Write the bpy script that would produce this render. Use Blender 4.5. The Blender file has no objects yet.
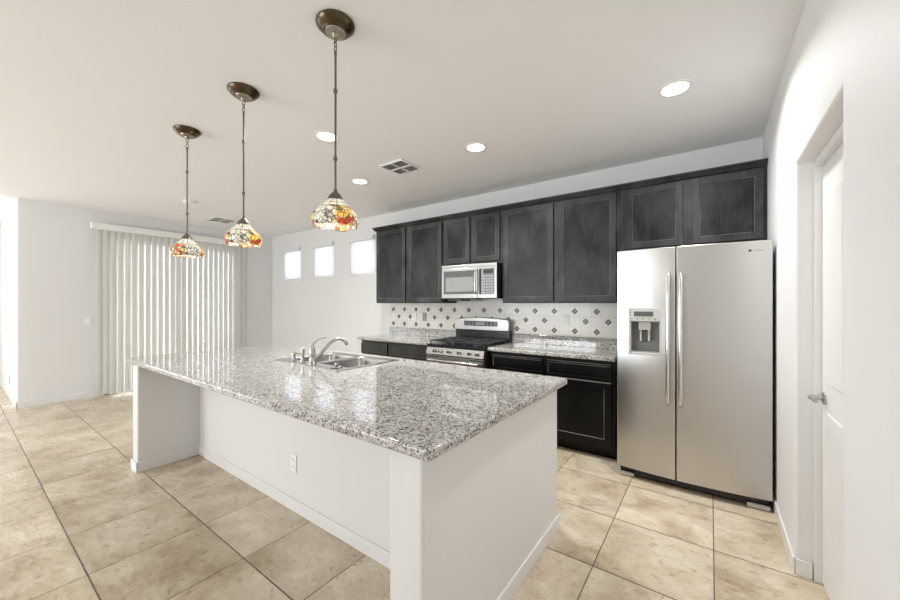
import bpy, bmesh, math, random
from mathutils import Vector, Matrix
random.seed(7)
PI = math.pi
scene = bpy.context.scene
COL = scene.collection

# ------------------------------------------------------------------ camera
FPX = 361.7
cam_d = bpy.data.cameras.new('camera')
cam = bpy.data.objects.new('camera', cam_d)
COL.objects.link(cam)
cam_d.sensor_width = 36.0
cam_d.sensor_fit = 'HORIZONTAL'
cam_d.lens = 36.0 * FPX / 900.0
cam_d.shift_y = 3.43 / 900.0
cam_d.clip_start = 0.02
cam.location = (0, 0, 1.37)
cam.rotation_euler = (PI / 2, 0, math.radians(35.743))
scene.camera = cam

# ------------------------------------------------------------------ world
world = bpy.data.worlds.new('daylight')
scene.world = world
world.use_nodes = True
bg = world.node_tree.nodes['Background']
bg.inputs[0].default_value = (0.93, 0.96, 1.0, 1)
bg.inputs[1].default_value = 2.6

# ------------------------------------------------------------------ lights and exposure
def area(name, loc, rot, sx, sy, power, col=(1, 1, 1), shape='RECTANGLE'):
    l = bpy.data.lights.new(name, 'AREA')
    l.shape = shape
    l.size = sx
    if shape == 'RECTANGLE':
        l.size_y = sy
    l.energy = power
    l.color = col
    o = bpy.data.objects.new(name, l)
    o.location = loc
    o.rotation_euler = rot
    COL.objects.link(o)
    return o
# added fill lamps, out of view behind the camera and at the far left
REAR_Y = -4.6
area('rear_fill', (-4.7, REAR_Y - 0.02, 1.35), (PI / 2 + 0.45, 0, 0), 3.3, 1.7, 135, (0.92, 0.96, 1.0))
area('side_fill', (-9.8, -2.1, 1.35), (0, -(PI / 2 + 0.6), 0), 1.6, 3.6, 30, (0.92, 0.96, 1.0))  # second added fill lamp, no such window is known
# daylight standing outside the sliding door, shining in through the vanes
area('patio_daylight', (-8.05, 2.15, 1.3), (0, -PI / 2, 0), 2.4, 2.2, 34, (0.97, 0.985, 1.0))

scene.view_settings.view_transform = 'Standard'
scene.view_settings.look = 'None'
scene.view_settings.exposure = 0.18
scene.view_settings.gamma = 1.0
scene.view_settings.use_curve_mapping = False

# ------------------------------------------------------------------ materials
def mat(name, col, rough=0.5, metal=0.0, **kw):
    m = bpy.data.materials.new(name)
    m.use_nodes = True
    b = m.node_tree.nodes['Principled BSDF']
    b.inputs['Base Color'].default_value = (*col, 1)
    b.inputs['Roughness'].default_value = rough
    b.inputs['Metallic'].default_value = metal
    for k, v in kw.items():
        b.inputs[k.replace('_', ' ')].default_value = v
    return m

class NT:
    """tiny node helper"""
    def __init__(self, m):
        self.t = m.node_tree
        self.b = self.t.nodes['Principled BSDF']
    def n(self, kind, **props):
        o = self.t.nodes.new(kind)
        for k, v in props.items():
            setattr(o, k, v)
        return o
    def link(self, a, b):
        self.t.links.new(a, b)
    def math(self, op, a, b=None, c=None):
        o = self.n('ShaderNodeMath', operation=op)
        for i, v in enumerate((a, b, c)):
            if v is None:
                continue
            if isinstance(v, (int, float)):
                o.inputs[i].default_value = v
            else:
                self.link(v, o.inputs[i])
        return o.outputs[0]
    def noise(self, vec, scale, detail=3, rough=0.5, dist=0.0):
        o = self.n('ShaderNodeTexNoise')
        o.inputs['Scale'].default_value = scale
        o.inputs['Detail'].default_value = detail
        o.inputs['Roughness'].default_value = rough
        o.inputs['Distortion'].default_value = dist
        if vec is not None:
            self.link(vec, o.inputs['Vector'])
        return o.outputs['Fac']
    def voro(self, vec, scale, feature='F1'):
        o = self.n('ShaderNodeTexVoronoi', feature=feature)
        o.inputs['Scale'].default_value = scale
        if vec is not None:
            self.link(vec, o.inputs['Vector'])
        return o
    def ramp(self, fac, stops, interp='LINEAR'):
        o = self.n('ShaderNodeValToRGB')
        o.color_ramp.interpolation = interp
        el = o.color_ramp.elements
        while len(el) < len(stops):
            el.new(0.5)
        for e, (p, c) in zip(el, stops):
            e.position = p
            e.color = (*c, 1) if len(c) == 3 else c
        self.link(fac, o.inputs[0])
        return o.outputs['Color']
    def mix(self, fac, a, b, mode='MIX'):
        o = self.n('ShaderNodeMix', data_type='RGBA', blend_type=mode)
        for s, v in ((o.inputs[0], fac), (o.inputs[6], a), (o.inputs[7], b)):
            if isinstance(v, tuple):
                s.default_value = (*v, 1)
            elif isinstance(v, (int, float)):
                s.default_value = v
            else:
                self.link(v, s)
        return o.outputs[2]
    def pos(self):
        return self.n('ShaderNodeNewGeometry').outputs['Position']
    def obj(self):
        return self.n('ShaderNodeTexCoord').outputs['Object']
    def scaled(self, vec, s):
        o = self.n('ShaderNodeMapping')
        o.inputs['Scale'].default_value = s
        self.link(vec, o.inputs[0])
        return o.outputs[0]
    def bump(self, h, strength, dist=0.01):
        o = self.n('ShaderNodeBump')
        o.inputs['Strength'].default_value = strength
        o.inputs['Distance'].default_value = dist
        self.link(h, o.inputs['Height'])
        self.link(o.outputs[0], self.b.inputs['Normal'])

def wall_mat(name, col, rough=0.6):
    m = mat(name, col, rough)
    t = NT(m)
    p = t.pos()
    t.bump(t.noise(p, 55, 3, 0.6), 0.12, 0.004)
    return m
M = {}
M['wall'] = wall_mat('painted_wall', (0.82, 0.815, 0.81))
M['ceil'] = wall_mat('painted_ceiling', (0.92, 0.917, 0.912), 0.8)
M['trim'] = mat('white_trim_paint', (0.82, 0.81, 0.79), 0.35)
M['island'] = wall_mat('island_paint', (0.80, 0.792, 0.78), 0.5)
M['plastic'] = mat('white_plastic', (0.92, 0.915, 0.90), 0.35)
M['greyplastic'] = mat('taupe_plastic', (0.36, 0.33, 0.28), 0.4)
M['slot'] = mat('dark_slot', (0.05, 0.05, 0.05), 0.6)

# floor tiles: 0.51 m beige squares on a grid, mottled
m = M['floor'] = mat('beige_floor_tile', (0.6, 0.5, 0.38), 0.3)
t = NT(m)
p = t.pos()
sep = t.n('ShaderNodeSeparateXYZ'); t.link(p, sep.inputs[0])
def gridline(t, s, off, pitch, w):
    u = t.math('DIVIDE', t.math('SUBTRACT', s, off), pitch)
    fr = t.math('FRACT', u)
    d = t.math('MINIMUM', fr, t.math('SUBTRACT', 1.0, fr))
    return t.math('LESS_THAN', d, w / pitch / 2), t.math('FLOOR', u)
gx, ix = gridline(t, sep.outputs[0], -0.498, 0.513, 0.0052)
gy, iy = gridline(t, sep.outputs[1], 0.413, 0.518, 0.0072)
grout = t.math('MAXIMUM', gx, gy)
comb = t.n('ShaderNodeCombineXYZ'); t.link(ix, comb.inputs[0]); t.link(iy, comb.inputs[1])
wn = t.n('ShaderNodeTexWhiteNoise', noise_dimensions='3D'); t.link(comb.outputs[0], wn.inputs['Vector'])
off = t.n('ShaderNodeVectorMath', operation='MULTIPLY_ADD')
t.link(wn.outputs['Color'], off.inputs[0]); off.inputs[1].default_value = (7, 7, 7); t.link(p, off.inputs[2])
tv = off.outputs[0]
big = t.noise(tv, 3.2, 6, 0.62, 0.5)
fine = t.noise(t.scaled(tv, (1, 1.6, 1)), 22, 6, 0.7, 0.8)
c1 = t.ramp(big, [(0.30, (0.46, 0.36, 0.245)), (0.47, (0.645, 0.55, 0.42)), (0.66, (0.79, 0.71, 0.59))])
c2 = t.ramp(fine, [(0.34, (0.60, 0.53, 0.44)), (0.45, (0.90, 0.88, 0.84)), (0.70, (1.10, 1.10, 1.09))])
c = t.mix(1.0, c1, c2, 'MULTIPLY')
tint = t.ramp(wn.outputs['Value'], [(0, (0.93, 0.92, 0.90)), (1, (1.05, 1.05, 1.05))])
c = t.mix(1.0, c, tint, 'MULTIPLY')
c = t.mix(grout, c, (0.14, 0.105, 0.065))
t.link(c, t.b.inputs['Base Color'])
t.link(t.ramp(fine, [(0.3, (0.34,) * 3), (0.7, (0.2,) * 3)]), t.b.inputs['Roughness'])
t.bump(t.math('SUBTRACT', fine, t.math('MULTIPLY', grout, 2.0)), 0.12, 0.003)

# granite
m = M['granite'] = mat('speckled_granite', (0.6, 0.58, 0.55), 0.025, 0, Coat_Weight=0.3, Coat_Roughness=0.012)
t = NT(m)
p = t.pos()
wob = t.n('ShaderNodeTexNoise'); wob.inputs['Scale'].default_value = 40; t.link(p, wob.inputs['Vector'])
va = t.n('ShaderNodeVectorMath', operation='MULTIPLY_ADD')
t.link(wob.outputs['Color'], va.inputs[0]); va.inputs[1].default_value = (0.018,) * 3; t.link(p, va.inputs[2])
pv = va.outputs[0]
v1 = t.voro(pv, 135)
cellv = t.n('ShaderNodeSeparateColor'); t.link(v1.outputs['Color'], cellv.inputs[0])
patch = t.noise(p, 13, 4, 0.6)
mixv = t.math('ADD', t.math('MULTIPLY', cellv.outputs[0], 0.62), t.math('MULTIPLY', patch, 0.62))
base = t.ramp(mixv, [(0.28, (0.045, 0.043, 0.045)), (0.37, (0.18, 0.17, 0.165)), (0.47, (0.34, 0.325, 0.30)),
                     (0.58, (0.47, 0.46, 0.44)), (0.78, (0.62, 0.615, 0.60))])
v2 = t.voro(pv, 80)
c2s = t.n('ShaderNodeSeparateColor'); t.link(v2.outputs['Color'], c2s.inputs[0])
bei = t.math('GREATER_THAN', c2s.outputs[1], 0.86)
base = t.mix(t.math('MULTIPLY', bei, 0.6), base, (0.42, 0.34, 0.24))
v3 = t.voro(pv, 170)
c3s = t.n('ShaderNodeSeparateColor'); t.link(v3.outputs['Color'], c3s.inputs[0])
blk = t.math('GREATER_THAN', c3s.outputs[2], 0.90)
base = t.mix(t.math('MULTIPLY', blk, 0.85), base, (0.05, 0.045, 0.045))
t.link(base, t.b.inputs['Base Color'])

# dark worn cabinets
def cab_mat(name, c_dark, c_light, rough, lo=0.45, hi=0.8):
    m = mat(name, c_dark, rough, 0, Specular_IOR_Level=0.28)
    t = NT(m)
    p = t.pos()
    g = t.noise(t.scaled(p, (26, 26, 2.2)), 3.0, 5, 0.65)
    s = t.noise(t.scaled(p, (1, 1, 0.55)), 4.2, 4, 0.6, 0.6)
    f = t.math('ADD', t.math('MULTIPLY', g, 0.35), t.math('MULTIPLY', s, 0.75))
    t.link(t.ramp(f, [(lo, c_dark), (hi, c_light)]), t.b.inputs['Base Color'])
    t.link(t.ramp(s, [(0.35, (rough,) * 3), (0.7, (rough + 0.16,) * 3)]), t.b.inputs['Roughness'])
    return m
M['cab'] = cab_mat('espresso_wood_upper', (0.008, 0.0077, 0.0075), (0.055, 0.053, 0.051), 0.30, 0.46, 0.78)
M['cabframe'] = cab_mat('espresso_wood_frame', (0.022, 0.021, 0.021), (0.095, 0.092, 0.089), 0.36)
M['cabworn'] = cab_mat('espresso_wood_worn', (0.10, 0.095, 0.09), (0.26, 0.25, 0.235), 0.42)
M['cabedge'] = mat('black_door_edge', (0.008, 0.008, 0.008), 0.5)  # near-black, used on door sides and undersides
M['cablow'] = cab_mat('espresso_wood_lower', (0.0025, 0.0025, 0.0025), (0.008, 0.0075, 0.007), 0.3)
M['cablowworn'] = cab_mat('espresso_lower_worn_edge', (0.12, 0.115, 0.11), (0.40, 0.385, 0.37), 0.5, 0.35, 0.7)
M['cabgrey'] = cab_mat('espresso_wood_left_base', (0.035, 0.033, 0.031), (0.10, 0.095, 0.09), 0.38)

# stainless
def steel(name, col, rough, axis=2, aniso=0.0, wav=0.0):
    m = mat(name, col, rough, 1.0)
    t = NT(m)
    p = t.obj()
    sc = [60, 60, 60]; sc[axis] = 0.6
    g = t.noise(t.scaled(p, tuple(sc)), 1.0, 2, 0.5)
    t.link(t.ramp(g, [(0.3, (rough - 0.01,) * 3), (0.7, (rough + 0.015,) * 3)]), t.b.inputs['Roughness'])
    if wav:
        w = t.noise(t.scaled(p, (1.3, 0.4, 1.0)), 2.2, 1, 0.4, 0.2)
        t.bump(w, wav, 0.05)
    return m
M['steel'] = steel('brushed_stainless', (0.60, 0.592, 0.58), 0.30, 2, wav=0.14)
M['steelh'] = steel('handle_stainless', (0.70, 0.69, 0.67), 0.2)
M['steelr'] = steel('range_stainless', (0.40, 0.395, 0.385), 0.32, 0)
M['sink'] = steel('sink_steel', (0.48, 0.475, 0.46), 0.25, 0)
M['chrome'] = mat('brushed_nickel', (0.50, 0.485, 0.465), 0.24, 1.0)
M['bronze'] = mat('aged_bronze', (0.10, 0.075, 0.045), 0.28, 1.0)
M['bronzeplate'] = mat('antiqued_bronze_plate', (0.38, 0.33, 0.27), 0.38, 0.9)  # paler bronze of the canopy plate
M['nickelrod'] = mat('dark_pewter', (0.20, 0.18, 0.155), 0.32, 1.0)
M['black'] = mat('black_enamel', (0.012, 0.012, 0.013), 0.22)
M['blackmat'] = mat('cast_iron', (0.035, 0.035, 0.036), 0.32)
M['darkplastic'] = mat('dark_grey_plastic', (0.06, 0.06, 0.062), 0.4)
M['midgrey'] = mat('dispenser_grey', (0.30, 0.30, 0.29), 0.35)
M['lightgrey'] = mat('light_grey_plastic', (0.55, 0.54, 0.52), 0.35)
M['mwglass'] = mat('microwave_window', (0.11, 0.11, 0.107), 0.15)
M['mwmesh'] = mat('microwave_window_mesh', (0.28, 0.28, 0.27), 0.25)
M['lcd'] = mat('display_glass', (0.10, 0.115, 0.11), 0.1)
M['fridgeside'] = mat('fridge_side_grey', (0.10, 0.10, 0.10), 0.45)
M['keys'] = mat('button_print', (0.36, 0.36, 0.35), 0.4)
M['keypad'] = mat('keypad_grey', (0.13, 0.13, 0.128), 0.3)
M['duct'] = mat('vent_shadow_grey', (0.36, 0.355, 0.345), 0.7)
M['caulk'] = mat('dark_caulk', (0.12, 0.09, 0.06), 0.8)

# glass
m = M['glass'] = bpy.data.materials.new('window_glass'); m.use_nodes = True
nt = m.node_tree; nt.nodes.remove(nt.nodes['Principled BSDF'])
g = nt.nodes.new('ShaderNodeBsdfGlass'); g.inputs['IOR'].default_value = 1.02; g.inputs['Roughness'].default_value = 0
nt.links.new(g.outputs[0], nt.nodes['Material Output'].inputs[0])

# translucent blinds
def blind_mat(name, col, tr):
    m = bpy.data.materials.new(name); m.use_nodes = True
    nt = m.node_tree; b = nt.nodes['Principled BSDF']
    b.inputs['Base Color'].default_value = (*col, 1); b.inputs['Roughness'].default_value = 0.5
    tl = nt.nodes.new('ShaderNodeBsdfTranslucent'); tl.inputs[0].default_value = (*col, 1)
    mx = nt.nodes.new('ShaderNodeMixShader'); mx.inputs[0].default_value = tr
    nt.links.new(b.outputs[0], mx.inputs[1]); nt.links.new(tl.outputs[0], mx.inputs[2])
    nt.links.new(mx.outputs[0], nt.nodes['Material Output'].inputs[0])
    return m
M['vane'] = blind_mat('pvc_vane', (0.83, 0.83, 0.80), 0.22)
M['minislat'] = blind_mat('white_mini_slat', (0.93, 0.93, 0.95), 0.65)

# stained glass
m = M['tiffany'] = bpy.data.materials.new('stained_glass'); m.use_nodes = True
t = NT(m)
p = t.obj()
sep = t.n('ShaderNodeSeparateXYZ'); t.link(p, sep.inputs[0])
ang = t.math('ARCTAN2', sep.outputs[1], sep.outputs[0])
# flower zones: three bouquets round the skirt
fl = t.math('ADD', t.math('MULTIPLY', t.math('COSINE', t.math('MULTIPLY_ADD', ang, 3.0, 0.6)), 0.5), 0.5)
vv = t.voro(p, 44)
ve = t.voro(p, 44, 'DISTANCE_TO_EDGE')
cs = t.n('ShaderNodeSeparateColor'); t.link(vv.outputs['Color'], cs.inputs[0])
flower = t.ramp(cs.outputs[0], [(0.0, (0.72, 0.16, 0.09)), (0.18, (0.85, 0.50, 0.30)), (0.36, (0.90, 0.74, 0.28)), (0.56, (0.42, 0.48, 0.22)), (0.72, (0.88, 0.80, 0.70))], 'CONSTANT')
white = t.ramp(cs.outputs[1], [(0.0, (0.86, 0.87, 0.84)), (0.6, (0.92, 0.90, 0.82)), (0.85, (0.72, 0.78, 0.76))], 'CONSTANT')
zl = t.math('LESS_THAN', sep.outputs[2], -0.068)
isf = t.math('MULTIPLY', t.math('GREATER_THAN', t.math('ADD', fl, t.math('MULTIPLY', cs.outputs[2], 0.5)), 0.78), zl)
colr = t.mix(isf, white, flower)
# leading: cell borders, plus ribs and rings on the upper cone
l1 = t.math('MULTIPLY', t.math('LESS_THAN', ve.outputs['Distance'], 0.06), zl)
rib = t.math('LESS_THAN', t.math('ABSOLUTE', t.math('SINE', t.math('MULTIPLY', ang, 6.0))), 0.16)
ring = t.math('LESS_THAN', t.math('ABSOLUTE', t.math('ADD', sep.outputs[2], 0.068)), 0.0016)
ring2 = t.math('LESS_THAN', t.math('ABSOLUTE', t.math('ADD', sep.outputs[2], 0.048)), 0.0014)
up = t.math('MULTIPLY', t.math('MAXIMUM', rib, ring2), t.math('SUBTRACT', 1.0, zl))
lead = t.math('MAXIMUM', t.math('MAXIMUM', l1, up), ring)
t.link(t.mix(lead, colr, (0.13, 0.12, 0.11)), t.b.inputs['Base Color'])
t.b.inputs['Roughness'].default_value = 0.15
tl = t.n('ShaderNodeBsdfTranslucent'); t.link(colr, tl.inputs[0])
mx = t.n('ShaderNodeMixShader')
t.link(t.math('MULTIPLY', t.math('SUBTRACT', 1.0, lead), 0.6), mx.inputs[0])
t.link(t.b.outputs[0], mx.inputs[1]); t.link(tl.outputs[0], mx.inputs[2])
t.link(mx.outputs[0], t.t.nodes['Material Output'].inputs[0])

def emis(name, col, s):
    m = bpy.data.materials.new(name); m.use_nodes = True
    nt = m.node_tree; nt.nodes.remove(nt.nodes['Principled BSDF'])
    e = nt.nodes.new('ShaderNodeEmission'); e.inputs[0].default_value = (*col, 1); e.inputs[1].default_value = s
    nt.links.new(e.outputs[0], nt.nodes['Material Output'].inputs[0])
    return m
M['lampon'] = emis('lit_diffuser', (1.0, 0.98, 0.94), 4.0)
M['bulb'] = emis('lit_bulb', (1.0, 0.90, 0.74), 9.0)

# ceramic wall tiles with little diamonds
m = M['walltile'] = mat('cream_wall_tile', (0.74, 0.70, 0.64), 0.22)
t = NT(m)
p = t.pos()
sep = t.n('ShaderNodeSeparateXYZ'); t.link(p, sep.inputs[0])
TP, TZ = 0.11135, 0.105
gx, ix = gridline(t, sep.outputs[0], -0.9455 - TP / 2, TP, 0.0028)
gz, iz = gridline(t, sep.outputs[2], 1.180 - TZ / 2, TZ, 0.0028)
gr = t.math('MAXIMUM', gx, gz)
comb = t.n('ShaderNodeCombineXYZ'); t.link(ix, comb.inputs[0]); t.link(iz, comb.inputs[1])
wn = t.n('ShaderNodeTexWhiteNoise', noise_dimensions='3D'); t.link(comb.outputs[0], wn.inputs['Vector'])
c = t.ramp(wn.outputs['Value'], [(0, (0.76, 0.72, 0.665)), (1, (0.83, 0.80, 0.75))])
t.link(t.mix(gr, c, (0.64, 0.60, 0.55)), t.b.inputs['Base Color'])
t.bump(t.math('SUBTRACT', 1.0, gr), 0.3, 0.002)
M['diamond'] = mat('diamond_inset_dark', (0.085, 0.072, 0.062), 0.3)
M['diamondmid'] = mat('diamond_inset_taupe', (0.34, 0.30, 0.26), 0.3)

# ------------------------------------------------------------------ mesh helpers
class MB:
    def __init__(self):
        self.bm = bmesh.new(); self.mats = []; self.cur = 0
    def use(self, m):
        if m not in self.mats: self.mats.append(m)
        self.cur = self.mats.index(m); return self
    def _f(self, vs):
        try:
            f = self.bm.faces.new(vs); f.material_index = self.cur; return f
        except ValueError:
            return None
    def box(self, x0, x1, y0, y1, z0, z1):
        if x0 > x1: x0, x1 = x1, x0
        if y0 > y1: y0, y1 = y1, y0
        if z0 > z1: z0, z1 = z1, z0
        v = [self.bm.verts.new(c) for c in ((x0,y0,z0),(x1,y0,z0),(x1,y1,z0),(x0,y1,z0),(x0,y0,z1),(x1,y0,z1),(x1,y1,z1),(x0,y1,z1))]
        for q in ((0,3,2,1),(4,5,6,7),(0,1,5,4),(1,2,6,5),(2,3,7,6),(3,0,4,7)):
            self._f([v[i] for i in q])
        return self
    def prism(self, pts, axis, a, b):
        """pts: 2D outline, extruded along axis from a to b. axis 'x': pts=(y,z); 'y': (x,z); 'z': (x,y)"""
        def mk(p, t):
            return {'x': (t, p[0], p[1]), 'y': (p[0], t, p[1]), 'z': (p[0], p[1], t)}[axis]
        A = [self.bm.verts.new(mk(q, a)) for q in pts]
        B = [self.bm.verts.new(mk(q, b)) for q in pts]
        n = len(pts)
        self._f(A[::-1]); self._f(B)
        for i in range(n):
            self._f([A[i], A[(i+1) % n], B[(i+1) % n], B[i]])
        return self
    def lathe(self, prof, c=(0, 0, 0), n=32, axis='z', fn=None):
        rings = []
        for r, z in prof:
            ring = []
            for k in range(n):
                a = 2 * PI * k / n
                rr, zz = (fn(r, z, a) if fn else (r, z))
                x, y = rr * math.cos(a), rr * math.sin(a)
                p = {'z': (x, y, zz), 'y': (x, zz, y), 'x': (zz, x, y)}[axis]
                ring.append(self.bm.verts.new((p[0] + c[0], p[1] + c[1], p[2] + c[2])))
            rings.append(ring)
        for i in range(len(rings) - 1):
            for k in range(n):
                self._f([rings[i][k], rings[i][(k+1) % n], rings[i+1][(k+1) % n], rings[i+1][k]])
        if prof[0][0] > 1e-4: 
            if not (fn and fn(-1, 0, 0) == 'open'): self._f(rings[0][::-1])
        if prof[-1][0] > 1e-4:
            if not (fn and fn(-1, 0, 0) == 'open'): self._f(rings[-1])
        return self
    def shell(self, prof, c=(0, 0, 0), n=48, fn=None):
        """open lathe surface (no caps)"""
        rings = []
        for r, z in prof:
            ring = []
            for k in range(n):
                a = 2 * PI * k / n
                rr, zz = fn(r, z, a) if fn else (r, z)
                ring.append(self.bm.verts.new((rr * math.cos(a) + c[0], rr * math.sin(a) + c[1], zz + c[2])))
            rings.append(ring)
        for i in range(len(rings) - 1):
            for k in range(n):
                self._f([rings[i][k], rings[i][(k+1) % n], rings[i+1][(k+1) % n], rings[i+1][k]])
        return self
    def tube(self, pts, r, n=10, closed=False):
        pts = [Vector(p) for p in pts]
        rad = r if isinstance(r, (list, tuple)) else [r] * len(pts)
        rings = []; up = None
        L = len(pts)
        for i, p in enumerate(pts):
            if closed: d = pts[(i+1) % L] - pts[i-1]
            elif i == 0: d = pts[1] - pts[0]
            elif i == L - 1: d = pts[-1] - pts[-2]
            else: d = pts[i+1] - pts[i-1]
            d.normalize()
            if up is None:
                up = Vector((0, 0, 1)) if abs(d.z) < 0.9 else Vector((1, 0, 0))
            u = (up - d * up.dot(d)).normalized(); up = u
            w = d.cross(u)
            rings.append([self.bm.verts.new(p + (u * math.cos(2*PI*k/n) + w * math.sin(2*PI*k/n)) * rad[i]) for k in range(n)])
        m = L if closed else L - 1
        for i in range(m):
            a, b = rings[i], rings[(i+1) % L]
            for k in range(n):
                self._f([a[k], a[(k+1) % n], b[(k+1) % n], b[k]])
        if not closed:
            self._f(rings[0][::-1]); self._f(rings[-1])
        return self
    def build(self, name, m=None, parent=None, bevel=0.0, smooth=False, seg=2, kind=None, label=None, cat=None, group=None, weld=False, flat=0):
        root = parent
        while root is not None and root.parent is not None: root = root.parent
        if weld: bmesh.ops.remove_doubles(self.bm, verts=self.bm.verts, dist=1e-5)
        bmesh.ops.recalc_face_normals(self.bm, faces=self.bm.faces)
        if root is not None: o_ = Vector(root.location)
        else:
            vs = [v.co for v in self.bm.verts]
            o_ = Vector(((min(v.x for v in vs) + max(v.x for v in vs)) / 2, (min(v.y for v in vs) + max(v.y for v in vs)) / 2, min(v.z for v in vs)))
        bmesh.ops.translate(self.bm, verts=self.bm.verts, vec=-o_)
        me = bpy.data.meshes.new(name)
        self.bm.to_mesh(me); self.bm.free()
        for mm in (self.mats or [m]): me.materials.append(mm)
        if smooth:
            for f in me.polygons: f.use_smooth = True
        o = bpy.data.objects.new(name, me); COL.objects.link(o)
        if parent is not None: o.parent = parent
        else: o.location = o_
        if bevel:
            b = o.modifiers.new('bevel', 'BEVEL'); b.width = bevel; b.segments = seg; b.limit_method = 'ANGLE'; b.angle_limit = math.radians(35)
            b.harden_normals = False
        if smooth:
            me.set_sharp_from_angle(angle=math.radians(40))
            if flat:
                for f in me.polygons:
                    if f.area > flat: f.use_smooth = False
        if kind: o['kind'] = kind
        if label: o['label'] = label
        if cat: o['category'] = cat
        if group: o['group'] = group
        return o
def thing(name, loc, label, cat, group=None, kind=None):
    o = bpy.data.objects.new(name, None); COL.objects.link(o)
    o.empty_display_size = 0.1
    o.location = loc; o['label'] = label; o['category'] = cat
    if group: o['group'] = group
    if kind: o['kind'] = kind
    return o
def copy_tree(o, parent=None):
    c = o.copy(); COL.objects.link(c)
    if parent is not None: c.parent = parent
    for ch in list(o.children): copy_tree(ch, c)
    return c
def B(*boxes):
    m = MB()
    for b in boxes: m.box(*b)
    return m
def wall_with_holes(axis, c0, c1, a0, a1, z0, z1, holes):
    """one connected wall slab between c0..c1 on its thin axis, a0..a1 along it, with rectangular openings"""
    m = MB(); bm = m.bm
    A = sorted({a0, a1, *[h[0] for h in holes], *[h[1] for h in holes]})
    Z = sorted({z0, z1, *[max(h[2], z0) for h in holes], *[h[3] for h in holes]})
    def co(c, a, z): return (c, a, z) if axis == 'x' else (a, c, z)
    V = {}
    def v(k, i, j):
        if (k, i, j) not in V: V[k, i, j] = bm.verts.new(co((c0, c1)[k], A[i], Z[j]))
        return V[k, i, j]
    def solid(i, j):
        if not (0 <= i < len(A) - 1 and 0 <= j < len(Z) - 1): return False
        am, zm = (A[i] + A[i+1]) / 2, (Z[j] + Z[j+1]) / 2
        return not any(h[0] < am < h[1] and h[2] < zm < h[3] for h in holes)
    for i in range(len(A) - 1):
        for j in range(len(Z) - 1):
            if not solid(i, j): continue
            bm.faces.new([v(0,i,j), v(0,i+1,j), v(0,i+1,j+1), v(0,i,j+1)])
            bm.faces.new([v(1,i,j), v(1,i,j+1), v(1,i+1,j+1), v(1,i+1,j)])
            if not solid(i-1, j): bm.faces.new([v(0,i,j), v(0,i,j+1), v(1,i,j+1), v(1,i,j)])
            if not solid(i+1, j): bm.faces.new([v(0,i+1,j), v(1,i+1,j), v(1,i+1,j+1), v(0,i+1,j+1)])
            if not solid(i, j-1): bm.faces.new([v(0,i,j), v(1,i,j), v(1,i+1,j), v(0,i+1,j)])
            if not solid(i, j+1): bm.faces.new([v(0,i,j+1), v(0,i+1,j+1), v(1,i+1,j+1), v(1,i,j+1)])
    return m

# ------------------------------------------------------------------ setting
WX, BY, CZ, LX, LY = 0.350, 3.90, 2.735, -7.31, 0.528
FARX = -9.8
B((FARX - 0.3, 0.62, REAR_Y - 0.2, BY + 0.15, -0.1, 0)).build('floor', M['floor'], kind='structure')
B((FARX - 0.2, 0.62, REAR_Y - 0.2, BY + 0.15, CZ, CZ + 0.1)).build('ceiling', M['ceil'], kind='structure')
WINS = [(-6.866, -6.272, 1.832, 2.395), (-5.859, -5.274, 1.832, 2.395), (-4.851, -4.250, 1.832, 2.395)]
wall_with_holes('y', BY, BY + 0.12, LX, WX, 0, CZ, WINS).build('wall_back', M['wall'], kind='structure')
SD = (1.37, 3.27, 0.0, 2.36)
wall_with_holes('x', LX - 0.12, LX, LY, BY + 0.1, -0.03, CZ + 0.03, [(SD[0], SD[1], -1, SD[3])]).build('wall_left', M['wall'], kind='structure', bevel=0.012)
B((FARX, LX - 0.105, LY, LY + 0.12, 0, CZ)).build('wall_corridor', M['wall'], kind='structure')
wall_with_holes('x', FARX - 0.12, FARX, REAR_Y, LY + 0.12, 0, CZ, [(-3.95, -0.25, 0.3, 2.4)]).build('wall_far_left', M['wall'], kind='structure')  # opening in it added for the side fill lamp
DR = (1.71, 2.512, 0.0, 2.075)
wall_with_holes('x', WX, WX + 0.125, REAR_Y, BY + 0.1, -0.03, CZ + 0.03, [(DR[0], DR[1], -1, DR[3])]).build('wall_right', M['wall'], kind='structure', bevel=0.012, seg=3)
wall_with_holes('y', REAR_Y - 0.12, REAR_Y, FARX - 0.12, WX + 0.12, 0, CZ, [(-6.4, -3.0, 0.3, 2.4)]).build('wall_rear', M['wall'], kind='structure')  # opening in it added for the rear fill lamp

# baseboards
BBH, BBT = 0.082, 0.011
def base(name, *bx):
    return B(*bx).build(name, M['trim'], kind='structure', bevel=0.004)
base('baseboard_left', (LX, LX + BBT, LY - BBT, SD[0] - 0.03, 0, BBH), (LX, LX + BBT, SD[1] + 0.04, BY, 0, BBH))
base('baseboard_back', (LX + BBT, -3.92, BY - BBT, BY, 0, BBH))
base('baseboard_corridor', (FARX, LX + BBT, LY - BBT, LY, 0, BBH))
base('baseboard_right', (WX - BBT, WX, DR[1], BY, 0, BBH), (WX - BBT, WX, REAR_Y, DR[0], 0, BBH),
     (WX, WX + 0.062, DR[1] - BBT, DR[1], 0, BBH))
base('baseboard_rear', (FARX, WX - BBT, REAR_Y, REAR_Y + BBT, 0, BBH))

# frame of an added, unseen rear window around the fill lamp opening
for i, (a, b) in enumerate(((-6.4, -3.0),)):
    fr = MB()
    w = 0.05
    y0, y1 = REAR_Y - 0.10, REAR_Y - 0.05
    mid = (a + b) / 2
    for q in ((a, a + w), (b - w, b), (mid - w / 2, mid + w / 2)): fr.box(q[0], q[1], y0, y1, 0.3, 2.4)
    fr.box(a, b, y0, y1, 0.3, 0.35); fr.box(a, b, y0, y1, 2.35, 2.4)
    fr.build('window_%d' % (i + 4), M['trim'], kind='structure')

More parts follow.
